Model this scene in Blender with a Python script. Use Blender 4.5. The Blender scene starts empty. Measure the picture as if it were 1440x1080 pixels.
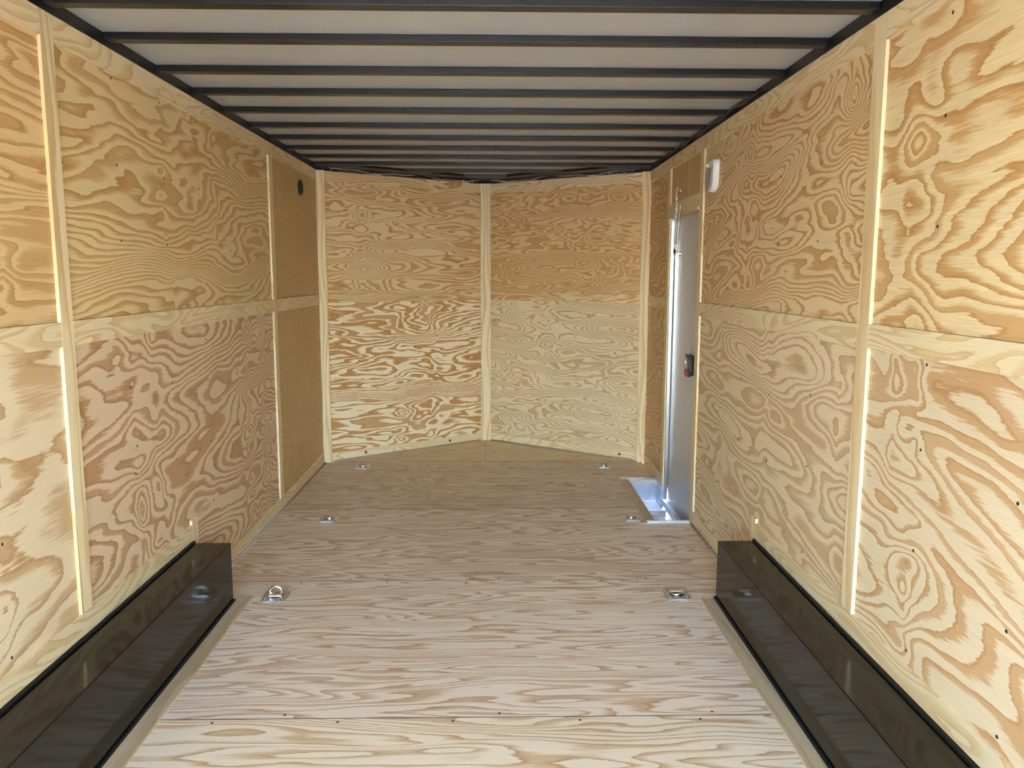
import bpy, bmesh, math, random
import numpy as np
from mathutils import Matrix, Vector

# ------------------------------------------------------------------ camera, sky, sun, exposure
S = bpy.context.scene
C = S.collection
cam_d = bpy.data.cameras.new('camera')
cam = bpy.data.objects.new('camera', cam_d)
C.objects.link(cam)
S.camera = cam
PITCH, YAW, ROLL = 0.1348, 0.0196, 0.0023
cam_d.sensor_fit = 'HORIZONTAL'
cam_d.sensor_width = 36.0
cam_d.lens = 36.0 * 1126.25 / 1440.0
cam_d.clip_start = 0.02
_f = Vector((math.sin(YAW) * math.cos(PITCH), math.cos(YAW) * math.cos(PITCH), -math.sin(PITCH)))
_r = Vector((math.cos(YAW), -math.sin(YAW), 0))
_u = _r.cross(_f)
_R = math.cos(ROLL) * _r + math.sin(ROLL) * _u
_U = -math.sin(ROLL) * _r + math.cos(ROLL) * _u
m = Matrix((_R, _U, -_f)).transposed().to_4x4()
m.translation = Vector((0.0903, 0.0, 1.4222))
cam.matrix_world = m

S.view_settings.view_transform = 'Standard'
S.view_settings.look = 'None'
S.view_settings.gamma = 1.0
S.view_settings.use_curve_mapping = False
S.view_settings.exposure = 3.14

w = bpy.data.worlds.new('sky')
S.world = w
w.use_nodes = True
nt = w.node_tree
nt.nodes.clear()
wo = nt.nodes.new('ShaderNodeOutputWorld')
bg = nt.nodes.new('ShaderNodeBackground')
sky = nt.nodes.new('ShaderNodeTexSky')
sky.sky_type = 'NISHITA'
sky.sun_disc = False
sky.sun_elevation = math.radians(48)
sky.sun_rotation = math.radians(20)
sky.altitude = 200
sky.air_density = 1.0
sky.dust_density = 2.5
sky.ozone_density = 1.0
bg.inputs['Strength'].default_value = 0.62
tint = nt.nodes.new('ShaderNodeMix')      # daylight as the camera balanced it: slightly warm
tint.data_type = 'RGBA'
tint.blend_type = 'MULTIPLY'
tint.inputs['Factor'].default_value = 1.0
tint.inputs['B'].default_value = (1.0, 0.985, 0.965, 1)
nt.links.new(sky.outputs[0], tint.inputs['A'])
nt.links.new(tint.outputs['Result'], bg.inputs['Color'])
nt.links.new(bg.outputs[0], wo.inputs['Surface'])

sun_d = bpy.data.lights.new('sun', 'SUN')
sun_d.energy = 3.0
sun_d.color = (1.0, 0.93, 0.82)
sun_d.angle = 0.0093
sun = bpy.data.objects.new('sun', sun_d)
C.objects.link(sun)
sd = Vector((0.28, 0.62, 0.80)).normalized()      # towards the sun: ahead of the trailer, so its roof shades the inside
sun.rotation_euler = sd.to_track_quat('Z', 'Y').to_euler()

# ------------------------------------------------------------------ measures (metres)
HW = 1.22            # half width between batten faces
PT = 0.01            # plywood thickness
TOP = 2.18           # top of the wall lining
ROOF = 2.222
Y0 = -1.20           # rear opening
YC = 6.03            # front corners
YV = 6.887           # nose
rng = np.random.default_rng(7)

# ------------------------------------------------------------------ tagging helpers
def tag(o, label=None, cat=None, group=None, kind=None):
    if label: o['label'] = label
    if cat: o['category'] = cat
    if group: o['group'] = group
    if kind: o['kind'] = kind
    return o

def empty(name, loc, parent=None):
    o = bpy.data.objects.new(name, None)
    o.empty_display_size = 0.1
    C.objects.link(o)
    o.location = loc
    if parent: o.parent = parent
    return o

def link(name, me, mat, parent=None, smooth=False):
    o = bpy.data.objects.new(name, me)
    C.objects.link(o)
    if mat: me.materials.append(mat)
    if parent:
        o.parent = parent
        if parent.type == 'EMPTY':
            o.location = -parent.location if False else (0, 0, 0)
    if smooth:
        me.polygons.foreach_set('use_smooth', [True] * len(me.polygons))
    return o

def from_bm(name, bm, mat, parent=None, smooth=False):
    me = bpy.data.meshes.new(name)
    bmesh.ops.recalc_face_normals(bm, faces=bm.faces[:])
    bm.to_mesh(me)
    bm.free()
    return link(name, me, mat, parent, smooth)

def add_box(bm, x0, x1, y0, y1, z0, z1, bevel=0.0, seg=2):
    r = bmesh.ops.create_cube(bm, size=1.0)
    vs = r['verts']
    bmesh.ops.scale(bm, vec=(x1 - x0, y1 - y0, z1 - z0), verts=vs)
    bmesh.ops.translate(bm, vec=((x0 + x1) / 2, (y0 + y1) / 2, (z0 + z1) / 2), verts=vs)
    if bevel > 0:
        es = {e for v in vs for e in v.link_edges}
        bmesh.ops.bevel(bm, geom=list(es), offset=bevel, segments=seg, profile=0.5, affect='EDGES')

def add_tube(bm, pts, r, n=8, closed=False):
    pts = [Vector(p) for p in pts]
    rings = []
    k = len(pts)
    prev = None
    for i, p in enumerate(pts):
        if closed:
            t = (pts[(i + 1) % k] - pts[i - 1]).normalized()
        else:
            t = (pts[min(i + 1, k - 1)] - pts[max(i - 1, 0)]).normalized()
        if prev is None:
            a = Vector((0, 0, 1)) if abs(t.z) < 0.9 else Vector((1, 0, 0))
            nrm = (a - t * a.dot(t)).normalized()
        else:
            nrm = (prev - t * prev.dot(t)).normalized()
        prev = nrm
        b = t.cross(nrm)
        rings.append([bm.verts.new(p + r * (math.cos(2 * math.pi * j / n) * nrm + math.sin(2 * math.pi * j / n) * b)) for j in range(n)])
    m_ = k if closed else k - 1
    for i in range(m_):
        A, B = rings[i], rings[(i + 1) % k]
        for j in range(n):
            bm.faces.new((A[j], A[(j + 1) % n], B[(j + 1) % n], B[j]))
    if not closed:
        bm.faces.new(rings[0][::-1])
        bm.faces.new(rings[-1])

def add_disc(bm, c, axis, r, h, n=16, r2=None):
    """short cylinder from c along axis"""
    c, axis = Vector(c), Vector(axis).normalized()
    a = Vector((0, 0, 1)) if abs(axis.z) < 0.9 else Vector((1, 0, 0))
    u = (a - axis * a.dot(axis)).normalized()
    v = axis.cross(u)
    r2 = r if r2 is None else r2
    A = [bm.verts.new(c + r * (math.cos(2 * math.pi * j / n) * u + math.sin(2 * math.pi * j / n) * v)) for j in range(n)]
    B = [bm.verts.new(c + axis * h + r2 * (math.cos(2 * math.pi * j / n) * u + math.sin(2 * math.pi * j / n) * v)) for j in range(n)]
    for j in range(n):
        bm.faces.new((A[j], A[(j + 1) % n], B[(j + 1) % n], B[j]))
    bm.faces.new(A[::-1])
    bm.faces.new(B)

# ------------------------------------------------------------------ materials
def new_mat(name):
    m = bpy.data.materials.new(name)
    m.use_nodes = True
    n = m.node_tree.nodes
    return m, n, m.node_tree.links, n['Principled BSDF']

def srgb(r, g, b):
    f = lambda c: (c / 255 / 12.92) if c / 255 <= 0.04045 else ((c / 255 + 0.055) / 1.055) ** 2.4
    return (f(r), f(g), f(b), 1)

def plain(name, col, rough=0.5, metal=0.0, noise=0.06, nscale=30, bump=0.0, spec=0.5):
    m, n, l, p = new_mat(name)
    p.inputs['Roughness'].default_value = rough
    p.inputs['Metallic'].default_value = metal
    p.inputs['Specular IOR Level'].default_value = spec
    tc = n.new('ShaderNodeTexCoord')
    nz = n.new('ShaderNodeTexNoise')
    nz.inputs['Scale'].default_value = nscale
    nz.inputs['Detail'].default_value = 4
    l.new(tc.outputs['Object'], nz.inputs['Vector'])
    rp = n.new('ShaderNodeValToRGB')
    rp.color_ramp.elements[0].position = 0.3
    rp.color_ramp.elements[1].position = 0.7
    rp.color_ramp.elements[0].color = tuple(c * (1 - noise) for c in col[:3]) + (1,)
    rp.color_ramp.elements[1].color = tuple(min(1, c * (1 + noise)) for c in col[:3]) + (1,)
    l.new(nz.outputs['Fac'], rp.inputs['Fac'])
    l.new(rp.outputs['Color'], p.inputs['Base Color'])
    if bump:
        b = n.new('ShaderNodeBump')
        b.inputs['Strength'].default_value = bump
        b.inputs['Distance'].default_value = 0.002
        l.new(nz.outputs['Fac'], b.inputs['Height'])
        l.new(b.outputs['Normal'], p.inputs['Normal'])
    return m

def ply(name, cream, tan, dark, contrast=1.0, jag=0.16, rough=0.5, spec=0.3, fibre=0.10, blotch=0.10, soft=0.25, thr=0.50, vary=0.5, line=0.6):
    """rotary-cut pine veneer: growth rings met at a shallow angle. The ring height comes with the mesh (attribute
    'ring', u along the grain and v across it in 'gc'); bands, fibres and blotches are made here. Each ring runs from
    pale early wood through a ragged feathered border into tan late wood that ends in a sharp dark line."""
    m, n, l, p = new_mat(name)
    p.inputs['Roughness'].default_value = rough
    p.inputs['Specular IOR Level'].default_value = spec
    def att(nm):
        a = n.new('ShaderNodeAttribute'); a.attribute_name = nm; return a
    def math_(op, a, b=None, c=None, clamp=False):
        x = n.new('ShaderNodeMath'); x.operation = op; x.use_clamp = clamp
        for i, v in enumerate((a, b, c)):
            if v is None: continue
            if isinstance(v, (int, float)): x.inputs[i].default_value = v
            else: l.new(v, x.inputs[i])
        return x.outputs[0]
    def mixc(f, A, B):
        x = n.new('ShaderNodeMix'); x.data_type = 'RGBA'
        for k_, v in (('Factor', f), ('A', A), ('B', B)):
            if isinstance(v, (int, float)): x.inputs[k_].default_value = v
            elif isinstance(v, tuple): x.inputs[k_].default_value = v[:3] + (1,)
            else: l.new(v, x.inputs[k_])
        return x.outputs['Result']
    gc = att('gc').outputs['Vector']
    ring = att('ring').outputs['Fac']
    def noise(su, sv, detail=3.0, off=0.0, rough_=0.5):
        mp = n.new('ShaderNodeMapping'); mp.inputs['Scale'].default_value = (su, sv, 3.7); mp.inputs['Location'].default_value = (off, off * 1.7, 0)
        nz = n.new('ShaderNodeTexNoise'); nz.inputs['Scale'].default_value = 1.0; nz.inputs['Detail'].default_value = detail
        nz.inputs['Roughness'].default_value = rough_
        l.new(gc, mp.inputs['Vector']); l.new(mp.outputs[0], nz.inputs['Vector'])
        return nz.outputs['Fac']
    c0 = lambda x, k_: math_('MULTIPLY', math_('SUBTRACT', x, 0.5), k_)
    fib = noise(6, 170, 3.0, 0.0, 0.6)          # long fibres
    wob = noise(4.5, 30, 5.0, 3.1, 0.58)          # ragged border
    rag = noise(12, 66, 4.0, 7.7, 0.6)
    h = math_('ADD', ring, math_('ADD', c0(fib, jag * 1.2), math_('ADD', c0(wob, jag * 2.6), c0(rag, jag * 1.2))))
    t = math_('FRACT', h)
    idx = math_('FLOOR', h)
    wn = n.new('ShaderNodeTexWhiteNoise'); wn.noise_dimensions = '1D'
    l.new(math_('ADD', idx, 17.31), wn.inputs['W'])
    rnd = wn.outputs['Value']
    wid = noise(1.6, 5, 2.0, 11.0)
    th = math_('ADD', thr, math_('ADD', c0(wid, vary * 1.4), c0(rnd, vary * 0.55)))
    feather = math_('ADD', c0(fib, 0.55), c0(wob, 0.5))
    br = math_('DIVIDE', math_('ADD', math_('SUBTRACT', t, th), feather), soft, None, True)
    sharp = math_('SUBTRACT', 1.0, math_('DIVIDE', math_('SUBTRACT', t, 0.955), 0.045, None, True))
    br = math_('MULTIPLY', br, sharp)
    br = math_('MULTIPLY', br, math_('ADD', 0.80, math_('MULTIPLY', rnd, 0.35)), None, True)
    br = math_('MULTIPLY', br, contrast)
    flat = 0.46 * (1 - contrast)
    br = math_('ADD', br, flat, None, True)
    col = mixc(br, cream, tan)
    # late-wood line just before the sharp edge
    ln = math_('SUBTRACT', 1.0, math_('DIVIDE', math_('ABSOLUTE', math_('SUBTRACT', t, 0.93)), 0.07, None, True))
    col = mixc(math_('MULTIPLY', ln, line * contrast), col, dark)
    big = noise(1.1, 2.3, 3.0, 9.4)
    fine = noise(5, 420, 2.0, 5.2)
    pore = noise(40, 700, 1.0, 2.2)
    g = math_('ADD', 1.0, math_('ADD', c0(big, blotch * 2), c0(fine, fibre * 2)))
    g = math_('ADD', g, math_('ADD', c0(pore, fibre), c0(fib, fibre * 1.5)))
    vm = n.new('ShaderNodeVectorMath'); vm.operation = 'SCALE'
    l.new(col, vm.inputs[0]); l.new(g, vm.inputs['Scale'])
    l.new(vm.outputs[0], p.inputs['Base Color'])
    b = n.new('ShaderNodeBump'); b.inputs['Strength'].default_value = 0.12; b.inputs['Distance'].default_value = 0.001
    l.new(fine, b.inputs['Height']); l.new(b.outputs['Normal'], p.inputs['Normal'])
    return m

M = {}
M['ply_gold'] = ply('golden_plywood', srgb(229, 202, 155), srgb(199, 152, 94), srgb(172, 120, 66), 1.0, thr=0.45)
M['ply_contrast'] = ply('striped_plywood', srgb(242, 223, 185), srgb(199, 146, 87), srgb(160, 106, 54), 1.0, soft=0.12, thr=0.42)
M['ply_brown'] = ply('brown_plywood', srgb(226, 194, 142), srgb(198, 152, 96), srgb(170, 120, 68), 0.9, thr=0.36)
M['ply_pale'] = ply('pale_plywood', srgb(231, 209, 171), srgb(203, 166, 119), srgb(180, 136, 90), 1.0)
M['ply_soft'] = ply('soft_figured_plywood', srgb(228, 203, 151), srgb(199, 156, 97), srgb(182, 130, 76), 0.95, soft=0.35, thr=0.38, jag=0.10)
M['ply_plain'] = ply('plain_brown_plywood', srgb(210, 176, 120), srgb(196, 157, 102), srgb(188, 145, 92), 0.5, blotch=0.16)
M['ply_whorl'] = ply('whorled_plywood', srgb(225, 198, 161), srgb(190, 147, 103), srgb(162, 116, 74), 1.0, soft=0.14)
M['ply_pink'] = ply('pinkish_plywood', srgb(226, 206, 168), srgb(204, 163, 115), srgb(182, 134, 86), 1.0, soft=0.14)
M['ply_bold'] = ply('bold_figured_plywood', srgb(233, 208, 159), srgb(203, 156, 97), srgb(180, 128, 70), 1.0, jag=0.2, fibre=0.18, thr=0.38, soft=0.3)
M['ply_upright'] = ply('upright_grain_plywood', srgb(218, 182, 130), srgb(196, 152, 98), srgb(176, 128, 76), 1.0, jag=0.06)
M['batten'] = ply('pine_batten', srgb(236, 216, 174), srgb(218, 186, 132), srgb(203, 163, 108), 0.8, jag=0.08)
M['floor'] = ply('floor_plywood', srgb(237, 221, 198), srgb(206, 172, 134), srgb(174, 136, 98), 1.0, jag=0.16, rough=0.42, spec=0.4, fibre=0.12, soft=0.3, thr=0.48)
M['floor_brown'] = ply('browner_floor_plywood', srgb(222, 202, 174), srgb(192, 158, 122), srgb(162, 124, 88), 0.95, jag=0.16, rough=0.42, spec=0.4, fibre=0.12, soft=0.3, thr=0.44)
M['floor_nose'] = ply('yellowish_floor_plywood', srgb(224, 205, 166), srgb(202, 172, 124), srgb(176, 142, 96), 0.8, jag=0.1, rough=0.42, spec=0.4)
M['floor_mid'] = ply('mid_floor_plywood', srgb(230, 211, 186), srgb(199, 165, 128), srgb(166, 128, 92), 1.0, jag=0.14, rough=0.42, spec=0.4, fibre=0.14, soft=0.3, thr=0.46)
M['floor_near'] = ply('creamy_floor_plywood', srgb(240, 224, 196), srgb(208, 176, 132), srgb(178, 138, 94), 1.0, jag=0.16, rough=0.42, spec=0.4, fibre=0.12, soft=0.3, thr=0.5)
M['floor_strip'] = ply('floor_strip_wood', srgb(204, 182, 146), srgb(188, 162, 122), srgb(172, 143, 102), 0.8, rough=0.5, jag=0.08)
M['black'] = plain('black_gloss_steel', (0.008, 0.007, 0.005), rough=0.12, noise=0.1, nscale=8, spec=0.28)
M['black_frame'] = plain('black_frame_steel', (0.008, 0.008, 0.0075), rough=0.3, noise=0.15, nscale=12, spec=0.36)
M['dark'] = plain('dark_void', (0.008, 0.008, 0.008), rough=0.8)
M['rubber'] = plain('black_sealant', (0.006, 0.006, 0.006), rough=0.6)
M['roof'] = plain('white_roof_sheet', (0.50, 0.50, 0.48), rough=0.33, noise=0.02, nscale=3)
M['well'] = plain('sky_tinted_aluminium', (0.60, 0.63, 0.70), rough=0.36, metal=1.0, noise=0.1, nscale=30)  # dull aluminium, with the bluish sky light of the well put into its colour
M['alu'] = plain('aluminium', (0.78, 0.79, 0.80), rough=0.22, metal=1.0, noise=0.04, nscale=40)
M['zinc'] = plain('zinc_plate', (0.60, 0.62, 0.64), rough=0.3, metal=1.0, noise=0.08, nscale=60)
M['dish'] = plain('dark_zinc', (0.10, 0.11, 0.13), rough=0.35, metal=1.0)
M['chrome'] = plain('chrome', (0.85, 0.86, 0.88), rough=0.1, metal=1.0, noise=0.02)
M['door'] = plain('white_door_skin', (0.56, 0.55, 0.54), rough=0.3, noise=0.02, nscale=6)
M['white_plastic'] = plain('white_plastic', (0.80, 0.79, 0.76), rough=0.35, noise=0.02)
M['lens'] = plain('frosted_lens', (0.36, 0.34, 0.32), rough=0.3, noise=0.06, nscale=80)
M['black_plastic'] = plain('black_plastic', (0.012, 0.012, 0.012), rough=0.35)
M['red'] = plain('red_plastic', (0.55, 0.015, 0.02), rough=0.35)
M['blue'] = plain('blue_plastic', (0.10, 0.30, 0.55), rough=0.4)
M['purple'] = plain('dark_purple_cord', (0.03, 0.02, 0.07), rough=0.6)
M['yellow'] = plain('yellow_wire', (0.45, 0.40, 0.12), rough=0.45)
M['sealant'] = plain('grey_sealant', srgb(182, 168, 156), rough=0.7)
M['ground'] = plain('concrete_ground', (0.36, 0.35, 0.33), rough=0.9, noise=0.12, nscale=2)
M['screw'] = plain('screw_steel', (0.10, 0.095, 0.09), rough=0.35, metal=1.0)

def tread_mat():
    m, n, l, p = new_mat('diamond_tread_aluminium')
    p.inputs['Metallic'].default_value = 1.0
    p.inputs['Roughness'].default_value = 0.3
    p.inputs['Base Color'].default_value = (0.62, 0.65, 0.72, 1)  # bluish sky light tinted into the metal colour here too
    tc = n.new('ShaderNodeTexCoord')
    mp = n.new('ShaderNodeMapping'); mp.inputs['Rotation'].default_value = (0, 0, 0.785); mp.inputs['Scale'].default_value = (45, 45, 45)
    vo = n.new('ShaderNodeTexVoronoi'); vo.inputs['Scale'].default_value = 1.0; vo.inputs['Randomness'].default_value = 0.1
    l.new(tc.outputs['Object'], mp.inputs[0]); l.new(mp.outputs[0], vo.inputs['Vector'])
    b = n.new('ShaderNodeBump'); b.inputs['Strength'].default_value = 0.7; b.inputs['Distance'].default_value = 0.004; b.invert = True
    l.new(vo.outputs['Distance'], b.inputs['Height']); l.new(b.outputs['Normal'], p.inputs['Normal'])
    return m
M['tread'] = tread_mat()

# ------------------------------------------------------------------ plywood figure
def grf(u, v, Lu, Lv, r, n=26):
    """smooth random field with correlation lengths Lu along and Lv across the grain"""
    out = np.zeros_like(u)
    for _ in range(n):
        a, b = r.normal(0, 1 / Lu), r.normal(0, 1 / Lv)
        out += np.cos(a * u * 2.2 + b * v * 2.2 + r.uniform(0, 6.283))
    return out * math.sqrt(2.0 / n)

def figure(u, v, seed, n=6.0, slope=3.0, Lu=0.7, Lv=0.22, nodes=(), node_w=0.06, node_a=1.1, tilt=0.0, eyes=(), dense=(), fine=0.16, warp=0.012, nv=0.12):
    """height of the growth rings under the veneer, in rings: a slope across the sheet, long smooth swells, whorls at
    the knots' stations (nodes), single eyes (u, v, length, height, rings) and lines of crowded rings (v, width, rings)"""
    r = np.random.default_rng(seed)
    v2 = v + tilt * u + warp * grf(u, v, 0.5, 0.2, r, 14)
    h = slope * v2 + n * 0.5 * grf(u, v2, Lu * 1.7, Lv, r)
    h += fine * grf(u, v2, Lu * 0.5, Lv * 0.35, r, 18) + fine * 0.4 * grf(u, v2, Lu * 0.3, Lv * 0.18, r, 18)
    for uk in nodes:
        s = np.abs(u - uk + 0.02 * grf(0 * v, v, 1, 0.2, r, 6)) / node_w
        prof = np.exp(-np.sqrt(s * s + 0.02))
        h += node_a * prof * grf(0 * u, v, 1.0, nv, r, 12)
        h += node_a * 0.35 * np.exp(-s * s / 6) * grf(u, v, 0.15, nv, r, 14)
    for (ue, ve, su, sv, A) in eyes:
        h += A * np.exp(-np.sqrt(((u - ue) / su) ** 2 + ((v - ve) / sv) ** 2 + 0.05))
    for (vd, sv, A) in dense:
        h += A * np.tanh((v2 - vd + 0.03 * grf(u, 0 * v, 0.6, 1, r, 5)) / sv)
    return h

def panel(name, O, U, V, N, lu, lv, t, mat, parent=None, seed=0, fig=None, vert=False, cell=0.013, shape=None, hole=None):
    """a sheet of plywood: front face a fine grid that carries the ring height, edges and back a plain skirt.
    shape(s, q) -> (u, v) maps the unit square to the sheet when it is not a rectangle; hole=(u0,u1,v0,v1) is cut out."""
    fig = dict(fig or {})
    O, U, V, N = (np.array(a, float) for a in (O, U, V, N))
    nu, nv_ = max(2, int(math.ceil(lu / cell)) + 1), max(2, int(math.ceil(lv / cell)) + 1)
    s, q = np.meshgrid(np.linspace(0, 1, nu), np.linspace(0, 1, nv_))
    if shape: u, v = shape(s, q)
    else: u, v = s * lu, q * lv
    if hole:
        us, vs = np.linspace(0, lu, nu), np.linspace(0, lv, nv_)
        for a in hole[:2]: us[np.argmin(abs(us - a))] = a
        for a in hole[2:]: vs[np.argmin(abs(vs - a))] = a
        u, v = np.meshgrid(us, vs)
    P = O + u[..., None] * U + v[..., None] * V
    P = P.reshape(-1, 3)
    idx = np.arange(nu * nv_).reshape(nv_, nu)
    quads = np.stack([idx[:-1, :-1], idx[:-1, 1:], idx[1:, 1:], idx[1:, :-1]], -1)
    if hole:
        cu, cv = (u[:-1, :-1] + u[1:, 1:]) / 2, (v[:-1, :-1] + v[1:, 1:]) / 2
        keep = ~((cu > hole[0]) & (cu < hole[1]) & (cv > hole[2]) & (cv < hole[3]))
        quads = quads[keep]
    quads = quads.reshape(-1, 4)
    if np.dot(np.cross(U, V), N) < 0: quads = quads[:, ::-1]
    # boundary edges -> skirt
    e = np.concatenate([quads[:, [i, (i + 1) % 4]] for i in range(4)])
    key = np.sort(e, 1)
    _, inv, cnt = np.unique(key[:, 0].astype(np.int64) * 10 ** 7 + key[:, 1], return_inverse=True, return_counts=True)
    be = e[cnt[inv] == 1]
    bv = np.unique(be)
    remap = -np.ones(len(P), int); remap[bv] = len(P) + np.arange(len(bv))
    # skirt verts doubled so that the front keeps its flat normals
    back = P[bv] - N * t
    side = np.stack([be[:, 1], be[:, 0], remap[be[:, 0]], remap[be[:, 1]]], -1)
    allP = np.concatenate([P, back])
    allq = np.concatenate([quads, side])
    me = bpy.data.meshes.new(name)
    me.vertices.add(len(allP)); me.vertices.foreach_set('co', allP.astype(np.float32).ravel())
    me.loops.add(len(allq) * 4); me.loops.foreach_set('vertex_index', allq.astype(np.int32).ravel())
    me.polygons.add(len(allq))
    me.polygons.foreach_set('loop_start', np.arange(0, len(allq) * 4, 4, dtype=np.int32))
    me.polygons.foreach_set('loop_total', np.full(len(allq), 4, dtype=np.int32))
    me.polygons.foreach_set('use_smooth', [False] * len(allq))
    me.update(calc_edges=True)
    gu, gv = (v, u) if vert else (u, v)
    fu, fv = gu.ravel(), gv.ravel()
    ring = figure(fu, fv, seed, **fig)
    ring = np.concatenate([ring, ring[bv] + 0.0])
    gcv = np.stack([np.concatenate([fu, fu[bv]]), np.concatenate([fv, fv[bv] + t]), np.full(len(allP), seed * 1.37)], -1)
    a = me.attributes.new('ring', 'FLOAT', 'POINT'); a.data.foreach_set('value', ring.astype(np.float32))
    a = me.attributes.new('gc', 'FLOAT_VECTOR', 'POINT'); a.data.foreach_set('vector', gcv.astype(np.float32).ravel())
    me.validate()
    return link(name, me, mat, parent)

_seed = [100]
def nseed():
    _seed[0] += 1
    return _seed[0]

BFIG = dict(n=1.2, slope=22, Lu=1.4, Lv=0.2, warp=0.012, fine=0.15)
PFIG = dict(n=5, slope=6, Lu=0.5, Lv=0.12, warp=0.02, fine=0.3)
trim_n = [0]
def trim(O, U, V, N, lu, lv, t, label, mat='batten', vert=False, fig=None, cell=0.012):
    trim_n[0] += 1
    o = panel('trim_%d' % trim_n[0], O, U, V, N, lu, lv, t, M[mat], None, nseed(), fig or BFIG, vert, cell)
    return tag(o, label, 'trim', None, 'structure')

def screws(parent, pts, N):
    """dark screw heads, each a mesh of its own on its sheet"""
    for p in pts:
        bm = bmesh.new()
        N_ = Vector(N)
        add_disc(bm, Vector(p) - N_ * 0.001, N_, 0.0055, 0.0022, 10, 0.0042)
        a = Vector((0, 0, 1)) if abs(N_.z) < 0.5 else Vector((1, 0, 0))
        b = N_.cross(a)
        c = Vector(p) + N_ * 0.0012
        for d in (a, b):
            e_ = N_.cross(d) * 0.0008
            vs = [bm.verts.new(c + N_ * 0.0004 + k1 * d * 0.003 + k2 * e_) for k1, k2 in ((-1, -1), (1, -1), (1, 1), (-1, 1))]
            bm.faces.new(vs)
        from_bm('screw', bm, M['screw'], parent)

# ------------------------------------------------------------------ ground outside
bm = bmesh.new()
add_box(bm, -40, 40, -60, 30, -0.66, -0.60)
tag(from_bm('ground', bm, M['ground']), 'grey concrete ground outside the open rear of the trailer', 'ground', None, 'structure')

# ------------------------------------------------------------------ side walls
X, Y, Z = (1, 0, 0), (0, 1, 0), (0, 0, 1)
def skin(name, bmf, label):
    bm = bmesh.new()
    bmf(bm)
    return tag(from_bm(name, bm, M['dark']), label, 'wall', None, 'structure')

MID0, MID1 = 1.204, 1.279
GAP = 0.001
TB = 2.105
BB = 0.075
xl = -HW - PT
wl = skin('wall_left', lambda b: add_box(b, -HW - 0.045, -HW - 0.0215, Y0, YC + 0.01, -0.02, ROOF), 'long left side wall lined with plywood sheets')
def side_panel(side, parent, y0, y1, z0, z1, mat, fig, seed, vert=False):
    x = side * (HW + PT)
    return panel('plywood_panel', (x, y0, z0), Y, Z, (-side, 0, 0), y1 - y0, z1 - z0, PT, M[mat], parent, seed, fig, vert)

# along-wall stations are given as world y, so that every figure stays where it is when the rear opening is moved
def at_y(y0, *ys): return tuple(y - y0 for y in ys)
f_near_up = dict(n=3.0, slope=13, Lu=0.7, Lv=0.16, nodes=at_y(Y0, 2.16), node_a=1.0, fine=0.4)
f_near_lo = dict(n=2.4, slope=2.0, Lu=0.5, Lv=0.3, nodes=at_y(Y0, 2.05), node_a=0.8, eyes=((2.1 - Y0, 0.73, 0.16, 0.13, -3.0), (1.5 - Y0, 0.3, 0.6, 0.2, 3.0)), tilt=-0.1)
f_mid_up = dict(n=3.4, slope=14, Lu=0.6, Lv=0.2, nodes=at_y(2.465, 3.28, 3.53, 3.87), node_w=0.035, node_a=0.55, nv=0.06, dense=((0.17, 0.06, 4.0), (0.62, 0.08, 2.0)), fine=0.3)
f_mid_lo = dict(n=5.0, slope=-4, Lu=0.42, Lv=0.2, nodes=at_y(2.465, 2.91, 3.10, 4.24, 4.56), node_w=0.06, node_a=1.6, nv=0.09, tilt=-0.05, eyes=((0.95, 0.85, 0.5, 0.12, 3.5), (0.75, 0.45, 0.25, 0.1, -2.0)))
f_plain = dict(n=2.6, slope=2, Lu=0.3, Lv=0.3)
f_far_up = dict(n=5, slope=2, Lu=0.3, Lv=0.25, nodes=(0.5,), node_a=1.2)
panels_L = [
    side_panel(-1, wl, Y0, 2.46, MID1 + GAP, TOP - 0.002, 'ply_brown', f_near_up, 11),
    side_panel(-1, wl, Y0, 2.46, 0.30, MID1 - 0.03, 'ply_pale', f_near_lo, 12),
    side_panel(-1, wl, 2.465, 4.78, MID1 + GAP, TOP - 0.002, 'ply_soft', f_mid_up, 13),
    side_panel(-1, wl, 2.465, 4.78, BB + GAP, MID1 - 0.03, 'ply_whorl', f_mid_lo, 14),
    side_panel(-1, wl, 4.785, YC, MID1 + GAP, TOP - 0.002, 'ply_plain', f_far_up, 15),
    side_panel(-1, wl, 4.785, YC, BB + GAP, MID1 - 0.03, 'ply_plain', f_plain, 16)]
sx = xl
screws(panels_L[0], [(sx, 2.085, z) for z in (1.55, 1.82, 2.06)] + [(sx, 1.68, z) for z in (1.55, 1.82)], X)
screws(panels_L[1], [(sx, 2.088, z) for z in (0.387, 0.707, 0.96)], X)
screws(panels_L[2], [(sx, y + d, z) for y in (2.888, 3.286, 3.67, 4.07) for z, d in ((1.54, 0.0), (1.80, 0.0), (2.088, -0.004))], X)
screws(panels_L[3], [(sx, 2.888, z) for z in (1.02, 0.70)] + [(sx, 2.913, 0.798)] + [(sx, 3.258, z) for z in (0.987, 0.669)] + [(sx, 3.66, z) for z in (1.13, 0.945, 0.66, 0.379)] + [(sx, 4.07, z) for z in (1.13, 0.95, 0.66)], X)

xb = -HW
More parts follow.
